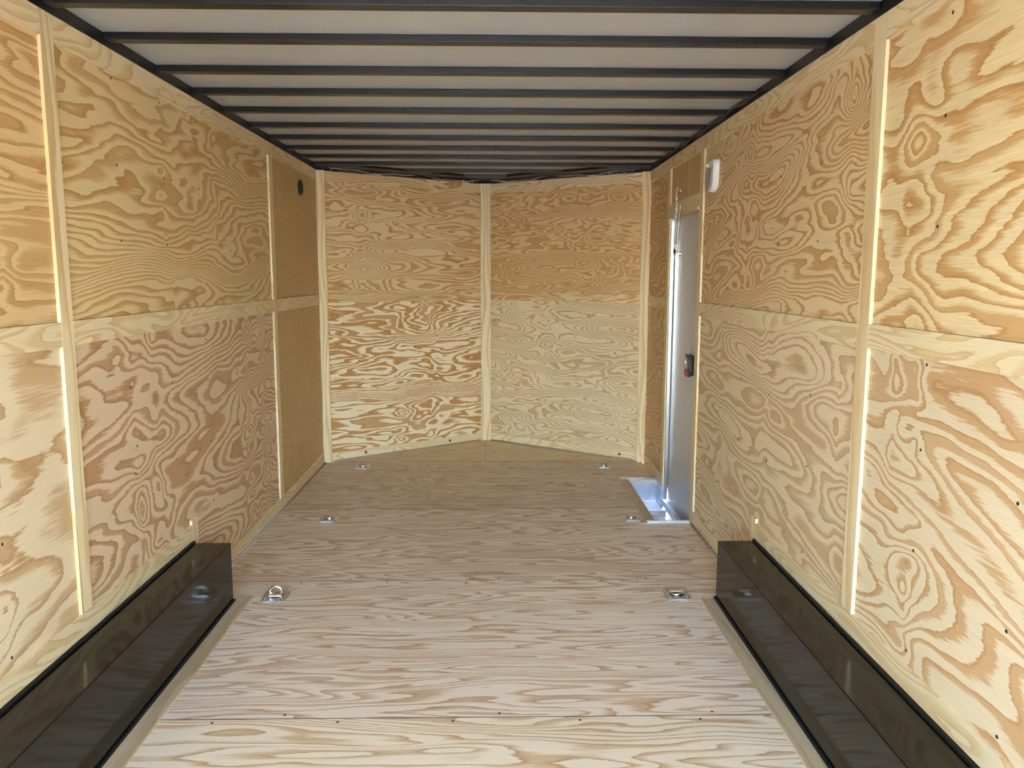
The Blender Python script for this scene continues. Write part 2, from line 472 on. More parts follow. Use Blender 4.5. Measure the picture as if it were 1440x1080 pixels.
# left battens
trim((xb, Y0, TB), Y, Z, X, 2.438 - Y0, TOP - TB, PT, 'top plywood strip along the nearest stretch of the left wall', fig=PFIG)
trim((xb, 2.511, TB), Y, Z, X, 4.760 - 2.511, TOP - TB, PT, 'top plywood strip above the middle sheets of the left wall', fig=PFIG)
trim((xb, 4.836, TB), Y, Z, X, YC - 4.836 - 0.035, TOP - TB, PT, 'short top strip above the small black vent on left wall', fig=PFIG)
trim((xb, Y0, MID0), Y, Z, X, 2.438 - Y0, MID1 - MID0, PT, 'middle strip on the nearest stretch of the left wall', fig=PFIG)
trim((xb, 2.511, MID0), Y, Z, X, 4.760 - 2.511, MID1 - MID0, PT, 'middle strip between the two largest sheets of left wall', fig=PFIG)
trim((xb, 4.836, MID0), Y, Z, X, YC - 4.836 - 0.035, MID1 - MID0, PT, 'short middle strip below the black vent on left wall', fig=PFIG)
trim((xb, 3.43, 0), Y, Z, X, 4.760 - 3.43, BB, PT, 'low skirting strip from left wheel box to second left batten', fig=PFIG)
trim((xb, 4.836, 0), Y, Z, X, YC - 4.836 - 0.035, BB, PT, 'low skirting strip in the far left corner', fig=PFIG)
trim((xb, Y0, 0.285), Y, Z, X, 3.36 - Y0, 0.352 - 0.285, PT, 'long strip on left wall just above the black wheel box', fig=PFIG)
trim((xb, 3.362, 0.0), Y, Z, X, 0.062, 0.372, PT, 'stub of batten at the end of the left wheel box', vert=True)
trim((xb, 2.440, 0.354), Y, Z, X, 0.069, TOP - 0.354, PT, 'pale vertical batten nearest the viewer on left wall', vert=True)
trim((xb, 4.762, 0.0), Y, Z, X, 0.072, TOP, PT, 'pale vertical batten on left wall before the black vent', vert=True)

# right wall
xr = HW + PT
D0, D1 = 4.53, 5.30      # side door opening
DH = 1.805
wr = skin('wall_right', lambda b: (add_box(b, HW + 0.0215, HW + 0.045, Y0, D0 + 0.02, -0.02, ROOF), add_box(b, HW + 0.0215, HW + 0.045, D1 + 0.02, YC + 0.01, -0.02, ROOF), add_box(b, HW + 0.0215, HW + 0.045, D0 + 0.02, D1 + 0.02, DH + 0.02, ROOF)), 'long right side wall lined with plywood sheets, with a side door')
g_near_up = dict(n=1.5, slope=1.5, Lu=0.8, Lv=0.25, nodes=at_y(Y0, 2.21), node_w=0.08, node_a=1.5, nv=0.12, eyes=((1.55 - Y0, 0.20, 0.55, 0.24, -10.0),), fine=0.35)
g_near_lo = dict(n=3.6, slope=4.0, Lu=0.5, Lv=0.24, nodes=at_y(Y0, 2.27, 2.10), node_w=0.05, node_a=1.2, nv=0.09, tilt=-0.28, eyes=((2.08 - Y0, 0.36, 0.12, 0.07, 2.2), (2.2 - Y0, 0.62, 0.1, 0.05, 2.0)))
g_mid_up = dict(n=4.6, slope=7, Lu=0.42, Lv=0.15, nodes=at_y(2.435, 2.60, 3.67), node_w=0.09, node_a=1.9, nv=0.10, eyes=((0.60, 0.37, 0.28, 0.05, 3.5), (0.95, 0.56, 0.3, 0.06, 2.5), (0.35, 0.62, 0.2, 0.05, 2.0)), fine=0.35, dense=((0.08, 0.05, 2.0),))
g_mid_lo = dict(n=3.6, slope=3.6, Lu=0.5, Lv=0.2, nodes=at_y(2.435, 2.60, 3.35, 3.99), node_w=0.06, node_a=0.9, eyes=((0.42, 0.98, 0.25, 0.07, 2.2), (0.5, 0.78, 0.35, 0.06, 2.0), (1.1, 0.6, 0.3, 0.08, -1.6)))
panels_R = [
    side_panel(1, wr, Y0, 2.43, MID1 + GAP, TOP - 0.002, 'ply_bold', g_near_up, 21),
    side_panel(1, wr, Y0, 2.43, 0.30, MID1 - 0.03, 'ply_pink', g_near_lo, 22),
    side_panel(1, wr, 2.435, 4.49, MID1 - 0.004 + GAP, TOP - 0.002, 'ply_gold', g_mid_up, 23),
    side_panel(1, wr, 2.435, 4.49, BB + GAP, MID1 - 0.03, 'ply_pale', g_mid_lo, 24),
    side_panel(1, wr, 4.53, D1 + 0.005, DH + 0.075, TOP - 0.002, 'ply_upright', dict(n=1.2, slope=26, Lu=1.2, Lv=0.2, warp=0.012), 25, True),
    side_panel(1, wr, D1 + 0.02, YC, MID1 - 0.004 + GAP, TOP - 0.002, 'ply_brown', dict(n=4, slope=3, Lu=0.4, Lv=0.2), 26),
    side_panel(1, wr, D1 + 0.02, YC, BB + GAP, MID1 - 0.03, 'ply_brown', dict(n=4, slope=3, Lu=0.35, Lv=0.2, nodes=(0.4,)), 27)]
nx = (-1, 0, 0)
screws(panels_R[0], [(xr, 2.083, z) for z in (1.55, 1.827, 2.075)] + [(xr, 1.68, z) for z in (1.55, 1.82)], nx)
screws(panels_R[1], [(xr, 2.087, z) for z in (1.19, 0.96, 0.679, 0.391)] + [(xr, 1.678, z) for z in (1.19, 0.93, 0.636, 0.383)], nx)
screws(panels_R[2], [(xr, y, z) for y in (2.862, 3.265, 3.67, 4.07) for z in (1.545, 1.815)], nx)
screws(panels_R[3], [(xr, 2.856, z) for z in (0.994, 0.729, 0.402)] + [(xr, 3.29, z) for z in (1.146, 0.647, 0.93)] + [(xr, 3.68, z) for z in (0.95, 0.66, 0.4)] + [(xr, 4.07, z) for z in (0.95, 0.66, 0.4)], nx)

xb = HW
trim((xb, Y0, TB - 0.004), Y, Z, nx, 2.409 - Y0, TOP - TB + 0.004, PT, 'top plywood strip along the nearest stretch of the right wall', fig=PFIG)
trim((xb, 2.490, TB), Y, Z, nx, 4.455 - 2.490, TOP - TB, PT, 'top plywood strip above the white dome light', fig=PFIG)
trim((xb, 4.532, TB), Y, Z, nx, D1 - 4.532 - 0.002, TOP - TB, PT, 'short top strip above the side door', fig=PFIG)
trim((xb, 5.38, TB), Y, Z, nx, YC - 5.38 - 0.035, TOP - TB, PT, 'short top strip between side door and front wall', fig=PFIG)
trim((xb, Y0, MID0), Y, Z, nx, 2.409 - Y0, MID1 - MID0, PT, 'middle strip on the nearest stretch of the right wall', fig=PFIG)
trim((xb, 2.490, MID0 - 0.004), Y, Z, nx, 4.455 - 2.490, MID1 - MID0, PT, 'middle strip between the right batten and the side door', fig=PFIG)
trim((xb, 5.38, MID0 - 0.004), Y, Z, nx, YC - 5.38 - 0.035, MID1 - MID0, PT, 'short middle strip between side door and front wall', fig=PFIG)
trim((xb, 3.43, 0), Y, Z, nx, 4.455 - 3.43, BB, PT, 'low skirting strip from right wheel box to the side door', fig=PFIG)
trim((xb, 5.38, 0), Y, Z, nx, YC - 5.38 - 0.035, BB, PT, 'low skirting strip in the far right corner', fig=PFIG)
trim((xb, Y0, 0.285), Y, Z, nx, 3.36 - Y0, 0.352 - 0.285, PT, 'long strip on right wall just above the black wheel box', fig=PFIG)
trim((xb, 3.362, 0.0), Y, Z, nx, 0.062, 0.372, PT, 'stub of batten at the end of the right wheel box', vert=True)
trim((xb, 2.411, 0.354), Y, Z, nx, 0.077, TOP - 0.354, PT, 'pale vertical batten nearest the viewer on right wall', vert=True)
trim((xb, 4.457, 0.0), Y, Z, nx, 0.073, TOP, PT, 'pale vertical batten on the near side of the side door', vert=True)
trim((xb, D1 - 0.002, 0.0), Y, Z, nx, 0.078, TOP, PT, 'pale vertical batten on the far side of the side door', vert=True)
trim((xb, 4.532, DH), Y, Z, nx, D1 - 4.532 - 0.003, 0.075, PT, 'header strip right above the grey side door', fig=PFIG)

# ------------------------------------------------------------------ front V nose
LV = math.hypot(HW, YV - YC)
def vwall(side):
    nm = 'left' if side < 0 else 'right'
    c = np.array((side * HW, YC, 0.0)); a = np.array((0.0, YV, 0.0))
    U = (a - c) / LV
    N = np.array((-side * (YV - YC), -HW, 0.0)) / LV
    bm = bmesh.new()
    mit = np.array((0.0, LV / HW, 0.0))      # mitred at the nose so that the two halves meet
    p = [c - N * 0.0215, a + mit * 0.0215, a + mit * 0.045, c - N * 0.045]
    lo = [bm.verts.new((q_[0], q_[1], -0.02)) for q_ in p]; hi = [bm.verts.new((q_[0], q_[1], ROOF)) for q_ in p]
    bm.faces.new(lo); bm.faces.new(hi)
    for i in range(4): bm.faces.new((lo[i], lo[(i + 1) % 4], hi[(i + 1) % 4], hi[i]))
    wv = tag(from_bm('wall_front_' + nm, bm, M['dark']), '%s half of the V-shaped front wall, lined with plywood' % nm, 'wall', None, 'structure')
    if side < 0:
        f1 = dict(n=3.6, slope=6, Lu=0.5, Lv=0.12, nodes=(0.36,), node_w=0.13, node_a=2.2, nv=0.1, eyes=((0.80, 0.45, 0.5, 0.08, 3.5), (1.25, 0.35, 0.15, 0.06, 1.5)), fine=0.35)
        f2 = dict(n=2.8, slope=9, Lu=0.6, Lv=0.13, nodes=(0.66, 0.95), node_w=0.07, node_a=1.2, nv=0.09, eyes=((0.47, 0.87, 0.3, 0.05, 2.5), (0.98, 0.90, 0.3, 0.06, 2.5), (0.3, 0.5, 0.45, 0.06, 2.0)), dense=((1.02, 0.05, 2.0), (0.42, 0.05, 2.0)), fine=0.35)
        ma, mb = 'ply_gold', 'ply_contrast'
    else:
        f1 = dict(n=3.4, slope=9, Lu=0.4, Lv=0.1, nodes=(0.5,), node_w=0.12, node_a=2.0, nv=0.1, eyes=((0.9, 0.7, 0.3, 0.06, 2.5), (1.2, 0.62, 0.08, 0.06, 2.5)), dense=((0.05, 0.06, 2.5), (0.5, 0.06, 1.5)), fine=0.4)
        f2 = dict(n=4.6, slope=5, Lu=0.32, Lv=0.12, nodes=(0.25, 0.9, 1.25), node_w=0.07, node_a=1.3, nv=0.08, eyes=((0.85, 0.95, 0.25, 0.05, 2.5), (0.8, 0.48, 0.25, 0.06, 2.5)), fine=0.35)
        ma, mb = 'ply_brown', 'ply_pale'
    O = c - N * PT
    up = panel('plywood_panel', O + np.array((0, 0, MID1 + GAP)), U, Z, N, LV, TOP - 0.002 - MID1 - GAP, PT, M[ma], wv, 31 if side < 0 else 33, f1)
    lo_ = panel('plywood_panel', O + np.array((0, 0, 0.04)), U, Z, N, LV, MID1 - 0.07, PT, M[mb], wv, 32 if side < 0 else 34, f2)
    P = lambda u, z: tuple(O + U * u + np.array((0, 0, z)))
    uu = (0.33, 0.62, 1.0, 1.3)
    screws(up, [P(u, z) for u in uu for z in (1.55, 1.83)], N)
    screws(lo_, [P(u, z) for u in uu for z in (0.3, 0.62, 0.93)], N)
    hand = 'left' if side < 0 else 'right'
    e0, e1 = 0.03, LV - 0.042
    trim(c + U * e0 + np.array((0, 0, TB)), U, Z, N, e1 - e0, TOP - TB, PT, 'top strip of the %s half of the front wall' % hand, fig=PFIG, mat='ply_pale' if side > 0 else 'ply_gold')
    trim(c + U * e0 + np.array((0, 0, MID0 + 0.01)), U, Z, N, e1 - e0, MID1 - MID0 - 0.01, PT, 'middle strip of the %s half of the front wall' % hand, fig=PFIG, mat='ply_soft' if side < 0 else 'ply_gold')
    trim(c + U * e0 + np.array((0, 0, 0)), U, Z, N, e1 - e0, 0.062, PT, 'pale knotty bottom strip of the %s half of the front wall' % hand, fig=PFIG, mat='batten')
    # knots in the bottom strip
    par = bpy.data.objects['trim_%d' % trim_n[0]]
    for uk in ((0.34, 1.12) if side < 0 else (0.2,)):
        bm = bmesh.new()
        cc = c + U * uk + np.array((0, 0, 0.033)) - N * 0.001
        add_disc(bm, cc, N, 0.012, 0.0016, 14)
        tag(from_bm('knot', bm, plain('knot', srgb(120, 78, 46), 0.6), par), 'dark round knot')
    return wv
vwall(-1)
vwall(1)
trim((-0.042, YV - 0.040, 0), X, Z, (0, -1, 0), 0.084, TOP, 0.028, 'pale vertical batten in the point of the front wall', vert=True)
trim((-HW - 0.008, YC - 0.014, 0), X, Z, (0, -1, 0), 0.062, TOP, PT, 'pale vertical batten in the far left corner', vert=True)
trim((HW - 0.053, YC - 0.014, 0), X, Z, (0, -1, 0), 0.060, TOP, PT, 'pale vertical batten in the far right corner', vert=True)

# ------------------------------------------------------------------ floor
bm = bmesh.new()
SX0, SX1, SY0, SY1 = 0.985, 1.30, 4.475, 5.48      # step well
add_box(bm, -HW - 0.045, HW + 0.045, Y0, SY0 - 0.012, -0.10, -0.0185)
add_box(bm, -HW - 0.045, SX0 - 0.012, SY0 - 0.012, SY1 + 0.012, -0.10, -0.0185)
add_box(bm, -HW - 0.045, HW + 0.045, SY1 + 0.012, YV + 0.06, -0.10, -0.0185)
fl = tag(from_bm('floor', bm, M['dark']), 'plywood trailer floor laid in broad sheets across the width', 'floor', None, 'structure')
FF = dict(n=3.6, slope=12, Lu=0.75, Lv=0.13, warp=0.012, fine=0.4)
rows = [(Y0, 0.0682), (0.0718, 1.2482), (1.2518, 2.4322), (2.4358, 3.6112), (3.6148, 4.7832), (4.7868, 6.0502)]
for i, (a, b) in enumerate(rows):
    f = dict(FF)
    if i == 5: f.update(n=3.6, slope=9, Lu=0.6, nodes=(0.75, 2.0), node_w=0.06, node_a=1.0, nv=0.05)
    if i == 4: f.update(slope=13)
    x0, x1 = -HW - 0.012, HW + 0.012
    hole = None
    if i == 4: hole = (SX0 - x0, 99, SY0 - a, 99)
    if i == 5: hole = (SX0 - x0, 99, -1, SY1 - a)
    if hole: hole = (hole[0], x1 - x0 + 1e-3, hole[2] if hole[2] > 0 else -1e-3, min(hole[3], b - a + 1e-3))
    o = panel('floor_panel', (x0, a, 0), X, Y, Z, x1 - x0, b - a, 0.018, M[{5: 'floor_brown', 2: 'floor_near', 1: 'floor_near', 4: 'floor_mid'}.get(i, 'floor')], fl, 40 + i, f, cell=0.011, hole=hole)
    if i in (2, 3, 4):
        yy = b - 0.02
        screws(o, [(x, yy, 0.0) for x in (-0.82, -0.42, -0.05, 0.36, 0.75)], Z)
        screws(o, [(x, a + 0.02, 0.0) for x in (-0.6, 0.1, 0.8)], Z)
for ys in (1.25, 2.434, 3.613, 4.785, 6.052):
    bm = bmesh.new()
    add_box(bm, -HW + 0.03 if ys < 6 else -1.18, (HW - 0.03 if ys < 4.4 else SX0 - 0.02) if ys < 6 else 1.18, ys - 0.0017, ys + 0.0017, -0.017, 0.0002)
    from_bm('seam', bm, M['dark'], fl)
# triangular sheets in the nose
def tri(side):
    y0 = 6.0538
    def shape(s, q):
        y = y0 + q * (YV - 0.004 - y0)
        half = np.maximum(HW * (YV - y) / (YV - YC), 0.0)
        u = s * half if side > 0 else -half + s * half
        return u + (0.0015 * side), y
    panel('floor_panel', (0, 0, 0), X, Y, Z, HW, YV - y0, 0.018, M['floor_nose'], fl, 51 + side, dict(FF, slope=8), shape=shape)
tri(-1); tri(1)

# grey sealant bead along the wall foot
def bead(pts, name, label):
    bm = bmesh.new()
    add_tube(bm, pts, 0.008, 8)
    trim_n[0] += 1
    o = from_bm('trim_%d' % trim_n[0], bm, M['sealant'], None, True)
    tag(o, label, 'sealant', None, 'structure')
k = (YV - YC) / HW
bead([(-HW + 0.006, 3.43, 0.002), (-HW + 0.006, 5.995, 0.002)], 's', 'grey sealant bead along the foot of the left wall')
bead([(-HW + 0.055, 5.998, 0.002), (-HW + 0.075, YC + 0.045 - 0.01, 0.002), (-0.045, YV - 0.052, 0.002)], 's', 'grey sealant bead along the left half of the front wall')
bead([(HW - 0.055, 5.998, 0.002), (HW - 0.075, YC + 0.045 - 0.01, 0.002), (0.045, YV - 0.052, 0.002)], 's', 'grey sealant bead along the right half of the front wall')
bead([(HW - 0.006, 3.43, 0.002), (HW - 0.006, 4.44, 0.002)], 's', 'grey sealant bead along the foot of the right wall')

# floor strips beside the wheel boxes
trim((-1.052, Y0, 0.009), Y, X, Z, 3.425 - Y0, 0.060, 0.009, 'flat floor strip along the left wheel box', mat='floor_strip')
trim((0.992, Y0, 0.009), Y, X, Z, 3.365 - Y0, 0.060, 0.009, 'flat floor strip along the right wheel box', mat='floor_strip')

# ------------------------------------------------------------------ wheel boxes
def wheel_box(side):
    nm = 'left' if side < 0 else 'right'
    y1 = 3.385
    t = empty('wheel_box', (side * 1.14, 1.5, 0))
    tag(t, 'long glossy black steel wheel box along the %s wall' % nm, 'wheel box', 'wheel boxes along the side walls')
    def put(n_, bm, mat, smooth=False):
        o = from_bm(n_, bm, mat, t, smooth)
        for v in o.data.vertices: v.co -= t.location
        return o
    xi, xo = 1.058, HW - 0.0005
    bm = bmesh.new()
    add_box(bm, min(side * xi, side * xo), max(side * xi, side * xo), Y0 + 0.02, y1 - 0.022, 0.0005, 0.274, 0.0035, 3)
    put('box_body', bm, M['black'])
    bm = bmesh.new()
    a, b = side * (xi - 0.0095), side * (xi + 0.0005)
    add_box(bm, min(a, b), max(a, b), Y0 + 0.02, y1 - 0.018, 0.010, 0.020, 0.003)
    put('base_seal', bm, M['rubber'])
    bm = bmesh.new()
    a, b = side * (xo - 0.010), side * (xo)
    add_box(bm, min(a, b), max(a, b), Y0 + 0.02, y1 - 0.02, 0.2735, 0.284, 0.003)
    put('wall_seal', bm, M['rubber'])
wheel_box(-1)
wheel_box(1)

# ------------------------------------------------------------------ roof
bm = bmesh.new()
out = [(-HW - 0.02, Y0), (HW + 0.02, Y0), (HW + 0.02, YC + 0.01), (0, YV + 0.03), (-HW - 0.02, YC + 0.01)]
lo = [bm.verts.new((x, y, ROOF)) for x, y in out]; hi = [bm.verts.new((x, y, ROOF + 0.02)) for x, y in out]
bm.faces.new(lo); bm.faces.new(hi)
for i in range(5): bm.faces.new((lo[i], lo[(i + 1) % 5], hi[(i + 1) % 5], hi[i]))
tag(from_bm('ceiling', bm, M['roof']), 'pale metal roof sheet above the black beams', 'ceiling', None, 'structure')

def rail(name, pts, label, z0=TOP + 0.001):
    bm = bmesh.new()
    lo = [bm.verts.new((x, y, z0)) for x, y in pts]; hi = [bm.verts.new((x, y, ROOF - 0.0005)) for x, y in pts]
    bm.faces.new(lo); bm.faces.new(hi)
    n = len(pts)
    for i in range(n): bm.faces.new((lo[i], lo[(i + 1) % n], hi[(i + 1) % n], hi[i]))
    trim_n[0] += 1
    tag(from_bm('trim_%d' % trim_n[0], bm, M['black_frame']), label, 'roof rail', None, 'structure')
rail('r', [(-HW - 0.021, Y0), (-HW + 0.002, Y0), (-HW + 0.002, YC - 0.03), (-HW - 0.021, YC - 0.03)], 'black steel roof rail above the left wall')
rail('r', [(HW - 0.002, Y0), (HW + 0.021, Y0), (HW + 0.021, YC - 0.03), (HW - 0.002, YC - 0.03)], 'black steel roof rail above the right wall')
NW = 0.20
rail('r', [(-HW - 0.02, YC - 0.028), (-HW + NW * 1.35, YC - 0.028), (0.0, YV - NW), (0.0, YV + 0.02), (-HW - 0.02, YC + 0.01)], 'black steel nose frame above the left half of the front wall', 2.204)
rail('r', [(HW + 0.02, YC - 0.028), (HW - NW * 1.35, YC - 0.028), (0.001, YV - NW), (0.001, YV + 0.02), (HW + 0.02, YC + 0.01)], 'black steel nose frame above the right half of the front wall', 2.204)

ORD = ['first', 'second', 'third', 'fourth', 'fifth', 'sixth', 'seventh', 'eighth', 'ninth', 'tenth', 'eleventh', 'twelfth']
beams = [2.489, 2.852, 3.27, 3.644, 4.036, 4.429, 4.807, 5.183, 5.556, 5.905, 6.27, 6.60]
for i, y in enumerate(beams):
    half = HW - 0.004
    if y > YC - 0.05: half = HW * (YV - y) / (YV - YC) - 0.03
    if i == 10: half = 0.60
    if i == 11: half = 0.19
    t = empty('roof_beam', (0, y, ROOF - 0.0005))
    n_ = len(beams) - i
    lab = 'black steel roof beam nearest the viewer, cut by the top of the photo' if i == 0 else (
        'shortest black roof beam, in the point of the nose' if n_ == 1 else 'black steel roof beam, %s back from the nearest one' % ORD[i - 1])
    if i == 10: lab = 'second shortest black roof beam, just before the nose point'
    tag(t, lab, 'roof beam', 'black roof beams', 'thing')
    bm = bmesh.new()
    add_box(bm, -half, half, -0.033, 0.019, -0.024, 0.0, 0.0025)
    from_bm('beam_bar', bm, M['black_frame'], t)
    for s in (-1, 1):      # end brackets welded to the rail
        bm = bmesh.new()
        xa, xb_ = s * (half - 0.003), s * (half - 0.035)
        add_box(bm, min(xa, xb_), max(xa, xb_), -0.0365, -0.0325, -0.021, -0.003, 0.001)
        from_bm('end_bracket', bm, M['black_frame'], t)

# ------------------------------------------------------------------ tie-down rings
def make_ring(up):
    t = empty('tie_down_ring', (0, 0, 0))
    hx, hy, ch = 0.054, 0.060, 0.014
    bm = bmesh.new()
    outl = [(-hx + ch, -hy), (hx - ch, -hy), (hx, -hy + ch), (hx, hy - ch), (hx - ch, hy), (-hx + ch, hy), (-hx, hy - ch), (-hx, -hy + ch)]
    inn = []
    n = 8
    for j in range(8):
        a = -math.pi / 2 + (j - 0.5) * math.pi / 4
        inn.append((0.034 * math.cos(a), 0.034 * math.sin(a)))
    zt = 0.007
    o0 = [bm.verts.new((x, y, 0.0003)) for x, y in outl]; o1 = [bm.verts.new((x, y, zt - 0.0010)) for x, y in outl]
    o2 = [bm.verts.new((x * 0.975, y * 0.975, zt)) for x, y in outl]
    i1 = [bm.verts.new((x, y, zt)) for x, y in inn]
    for j in range(8):
        k_ = (j + 1) % 8
        bm.faces.new((o0[j], o0[k_], o1[k_], o1[j])); bm.faces.new((o1[j], o1[k_], o2[k_], o2[j]))
        bm.faces.new((o2[j], o2[k_], i1[k_], i1[j]))
    bm.faces.new(o0[::-1])
    from_bm('mounting_plate', bm, M['zinc'], t)
    bm = bmesh.new()
    i1 = [bm.verts.new((x, y, zt - 0.0001)) for x, y in inn]
    i2 = [bm.verts.new((x * 0.8, y * 0.8, 0.0012)) for x, y in inn]
    for j in range(8):
        k_ = (j + 1) % 8
        bm.faces.new((i1[j], i1[k_], i2[k_], i2[j]))
    bm.faces.new(i2)
    tag(from_bm('dish', bm, M['dish'], t), 'dark sunken dish under the ring')
    for sx_ in (-1, 1):
        for sy in (-1, 1):
            bm = bmesh.new()
            add_disc(bm, (sx_ * 0.039, sy * 0.045, zt - 0.0005), Z, 0.0085, 0.006, 12, 0.004)
            from_bm('bolt', bm, M['chrome'], t, False)
    # strap that holds the ring
    sy = -0.006 if up else 0.020
    bm = bmesh.new()
    prof = []
    for j in range(9):
        a = math.pi * j / 8
        prof.append((sy - 0.010 * math.cos(a), zt - 0.001 + 0.012 * math.sin(a)))
    L_ = [bm.verts.new((-0.029, y, z)) for y, z in prof]; R_ = [bm.verts.new((0.029, y, z)) for y, z in prof]
    for j in range(8): bm.faces.new((L_[j], R_[j], R_[j + 1], L_[j + 1]))
    bm.faces.new(L_[::-1]); bm.faces.new(R_)
    from_bm('strap', bm, M['chrome'], t, False)
    bm = bmesh.new()
    pts = []
    r = 0.026
    for j in range(24):
        a = 2 * math.pi * j / 24
        x, d = r * math.cos(a), r * math.sin(a) * (0.9 if math.sin(a) > 0 else 0.55)
        if up: pts.append((x, sy + 0.010, 0.024 + d * 1.0))
        else: pts.append((x, sy - 0.016 - d * 0.95, 0.0075 + 0.002 * (d > 0) - 0.0))
    add_tube(bm, pts, 0.0050, 8, True)
    from_bm('ring', bm, M['chrome'], t, True)
    return t
def copy_tree(o):
    c = o.copy(); C.objects.link(c)
    for ch in o.children:
        d = ch.copy(); C.objects.link(d); d.parent = c
    return c
flat = make_ring(False)
raised = make_ring(True)
spots = [(raised, -0.893, 3.429, 'tie-down plate with its ring standing up, beside left wheel box'),
         (flat, 0.899, 3.425, 'tie-down plate with flat ring beside the right wheel box'),
         (None, -0.893, 4.578, 'tie-down plate with flat ring, middle of the left row'),
         (None, 0.889, 4.578, 'tie-down plate with flat ring beside the metal step well'),
         (None, -0.909, 5.864, 'tie-down plate with flat ring in the far left corner'),
         (None, 0.897, 5.869, 'tie-down plate with flat ring in the far right corner')]
for o, x, y, lab in spots:
    o = o or copy_tree(flat)
    o.location = (x, y, 0.0)
    tag(o, lab, 'tie-down ring', 'floor tie-down rings')

# ------------------------------------------------------------------ vent on the left wall
t = empty('wall_vent', (-HW - PT, 5.535, 2.005))
tag(t, 'small round black plastic vent high on the left wall', 'vent')
bm = bmesh.new()
ring_pts = [(0.004, 0.047 * math.cos(a), 0.047 * math.sin(a)) for a in [2 * math.pi * j / 28 for j in range(28)]]
add_tube(bm, ring_pts, 0.007, 8, True)
from_bm('rim', bm, M['black_plastic'], t, True)
bm = bmesh.new()
add_disc(bm, (0.0004, 0, 0), X, 0.045, 0.0025, 28)
from_bm('back_plate', bm, M['dark'], t)
for j in range(5):
    z = -0.03 + j * 0.015
    w_ = math.sqrt(0.044 ** 2 - z * z)
    bm = bmesh.new()
    vs = [bm.verts.new(p) for p in ((0.003, -w_, z + 0.004), (0.003, w_, z + 0.004), (0.009, w_, z - 0.004), (0.009, -w_, z - 0.004), (0.003, -w_, z + 0.001), (0.003, w_, z + 0.001), (0.009, w_, z - 0.0065), (0.009, -w_, z - 0.0065))]
    for f in ((0, 1, 2, 3), (7, 6, 5, 4), (0, 4, 5, 1), (3, 2, 6, 7), (0, 3, 7, 4), (1, 5, 6, 2)): bm.faces.new([vs[i] for i in f])
    from_bm('louvre', bm, M['black_plastic'], t)

# ------------------------------------------------------------------ dome light on the right wall
t = empty('dome_light', (HW + PT, 4.255, 1.933))
tag(t, 'white plastic dome light with grey lens on the right wall', 'light')
def lobed(hw, top, bot, x0, x1, inset, n=18):
    """body outline in the wall plane (y, z): square shoulders above, round below; x0 wall side, x1 room side"""
    o = [(hw, top - 0.02), (hw * 0.94, top - 0.006), (hw * 0.8, top), (-hw * 0.8, top), (-hw * 0.94, top - 0.006), (-hw, top - 0.02)]
    for j in range(n + 1):
        a = math.pi + math.pi * j / n
        o.append((hw * math.cos(a), bot + hw * 0.9 + hw * 0.9 * math.sin(a)))
    bm = bmesh.new()
    A = [bm.verts.new((x0, y, z)) for y, z in o]
    B = [bm.verts.new((x1 + 0.006, y, z)) for y, z in o]
    cz = (top + bot) / 2
    D = [bm.verts.new((x1, y * inset, cz + (z - cz) * inset)) for y, z in o]
    k_ = len(o)
    for P_, Q in ((A, B), (B, D)):
        for i in range(k_): bm.faces.new((P_[i], P_[(i + 1) % k_], Q[(i + 1) % k_], Q[i]))
    bm.faces.new(D); bm.faces.new(A[::-1])
    return bm
from_bm('housing', lobed(0.072, 0.082, -0.078, -0.0005, -0.030, 0.94), M['white_plastic'], t)
bm = lobed(0.063, 0.042, -0.072, -0.028, -0.040, 0.88)
tag(from_bm('lens', bm, M['lens'], t), 'grey frosted lens')
bm = bmesh.new()
add_disc(bm, (-0.029, 0.035, 0.060), (-1, 0, 0), 0.007, 0.012, 12)
from_bm('switch', bm, M['white_plastic'], t, False)

# ------------------------------------------------------------------ side door
DX = HW + 0.040
d = empty('door_1', (DX, 4.9, 0))
tag(d, 'plain light grey side door set into the right wall', 'door', None, 'structure')
def dput(n_, bm, mat, smooth=False, parent=d, lab=None):
    o = from_bm(n_, bm, mat, parent, smooth)
    for v in o.data.vertices: v.co -= d.location
    if lab: o['label'] = lab
    return o
bm = bmesh.new()
add_box(bm, DX, DX + 0.03, D0 - 0.06, D1 + 0.06, -0.150, DH + 0.01, 0.002)
dput('door_leaf', bm, M['door'])
bm = bmesh.new()        # aluminium jambs seen at the far side and the head
add_box(bm, HW + 0.0125, DX - 0.004, D1 + 0.001, D1 + 0.012, -0.10, DH - 0.012, 0.002)
dput('jamb', bm, M['alu'], lab='bright aluminium jamb')
bm = bmesh.new()
add_box(bm, HW - 0.009, DX - 0.001, 4.531, D1, DH - 0.018, DH - 0.0005)
dput('head_lining', bm, M['batten'], lab='wooden lining under the header')
bm = bmesh.new()
add_box(bm, HW - 0.009 + 0.02, DX - 0.001, 4.512, 4.5305, 0.0, DH - 0.02)
dput('side_lining', bm, M['batten'], lab='wooden lining on the near side')
bm = bmesh.new()        # sill
add_box(bm, DX - 0.045, DX - 0.002, SY0 + 0.01, D1 + 0.06, -0.125, -0.105, 0.002)
add_box(bm, DX - 0.045, DX - 0.036, SY0 + 0.01, D1 + 0.06, -0.105, -0.085, 0.002)
dput('sill', bm, M['well'], lab='aluminium threshold')
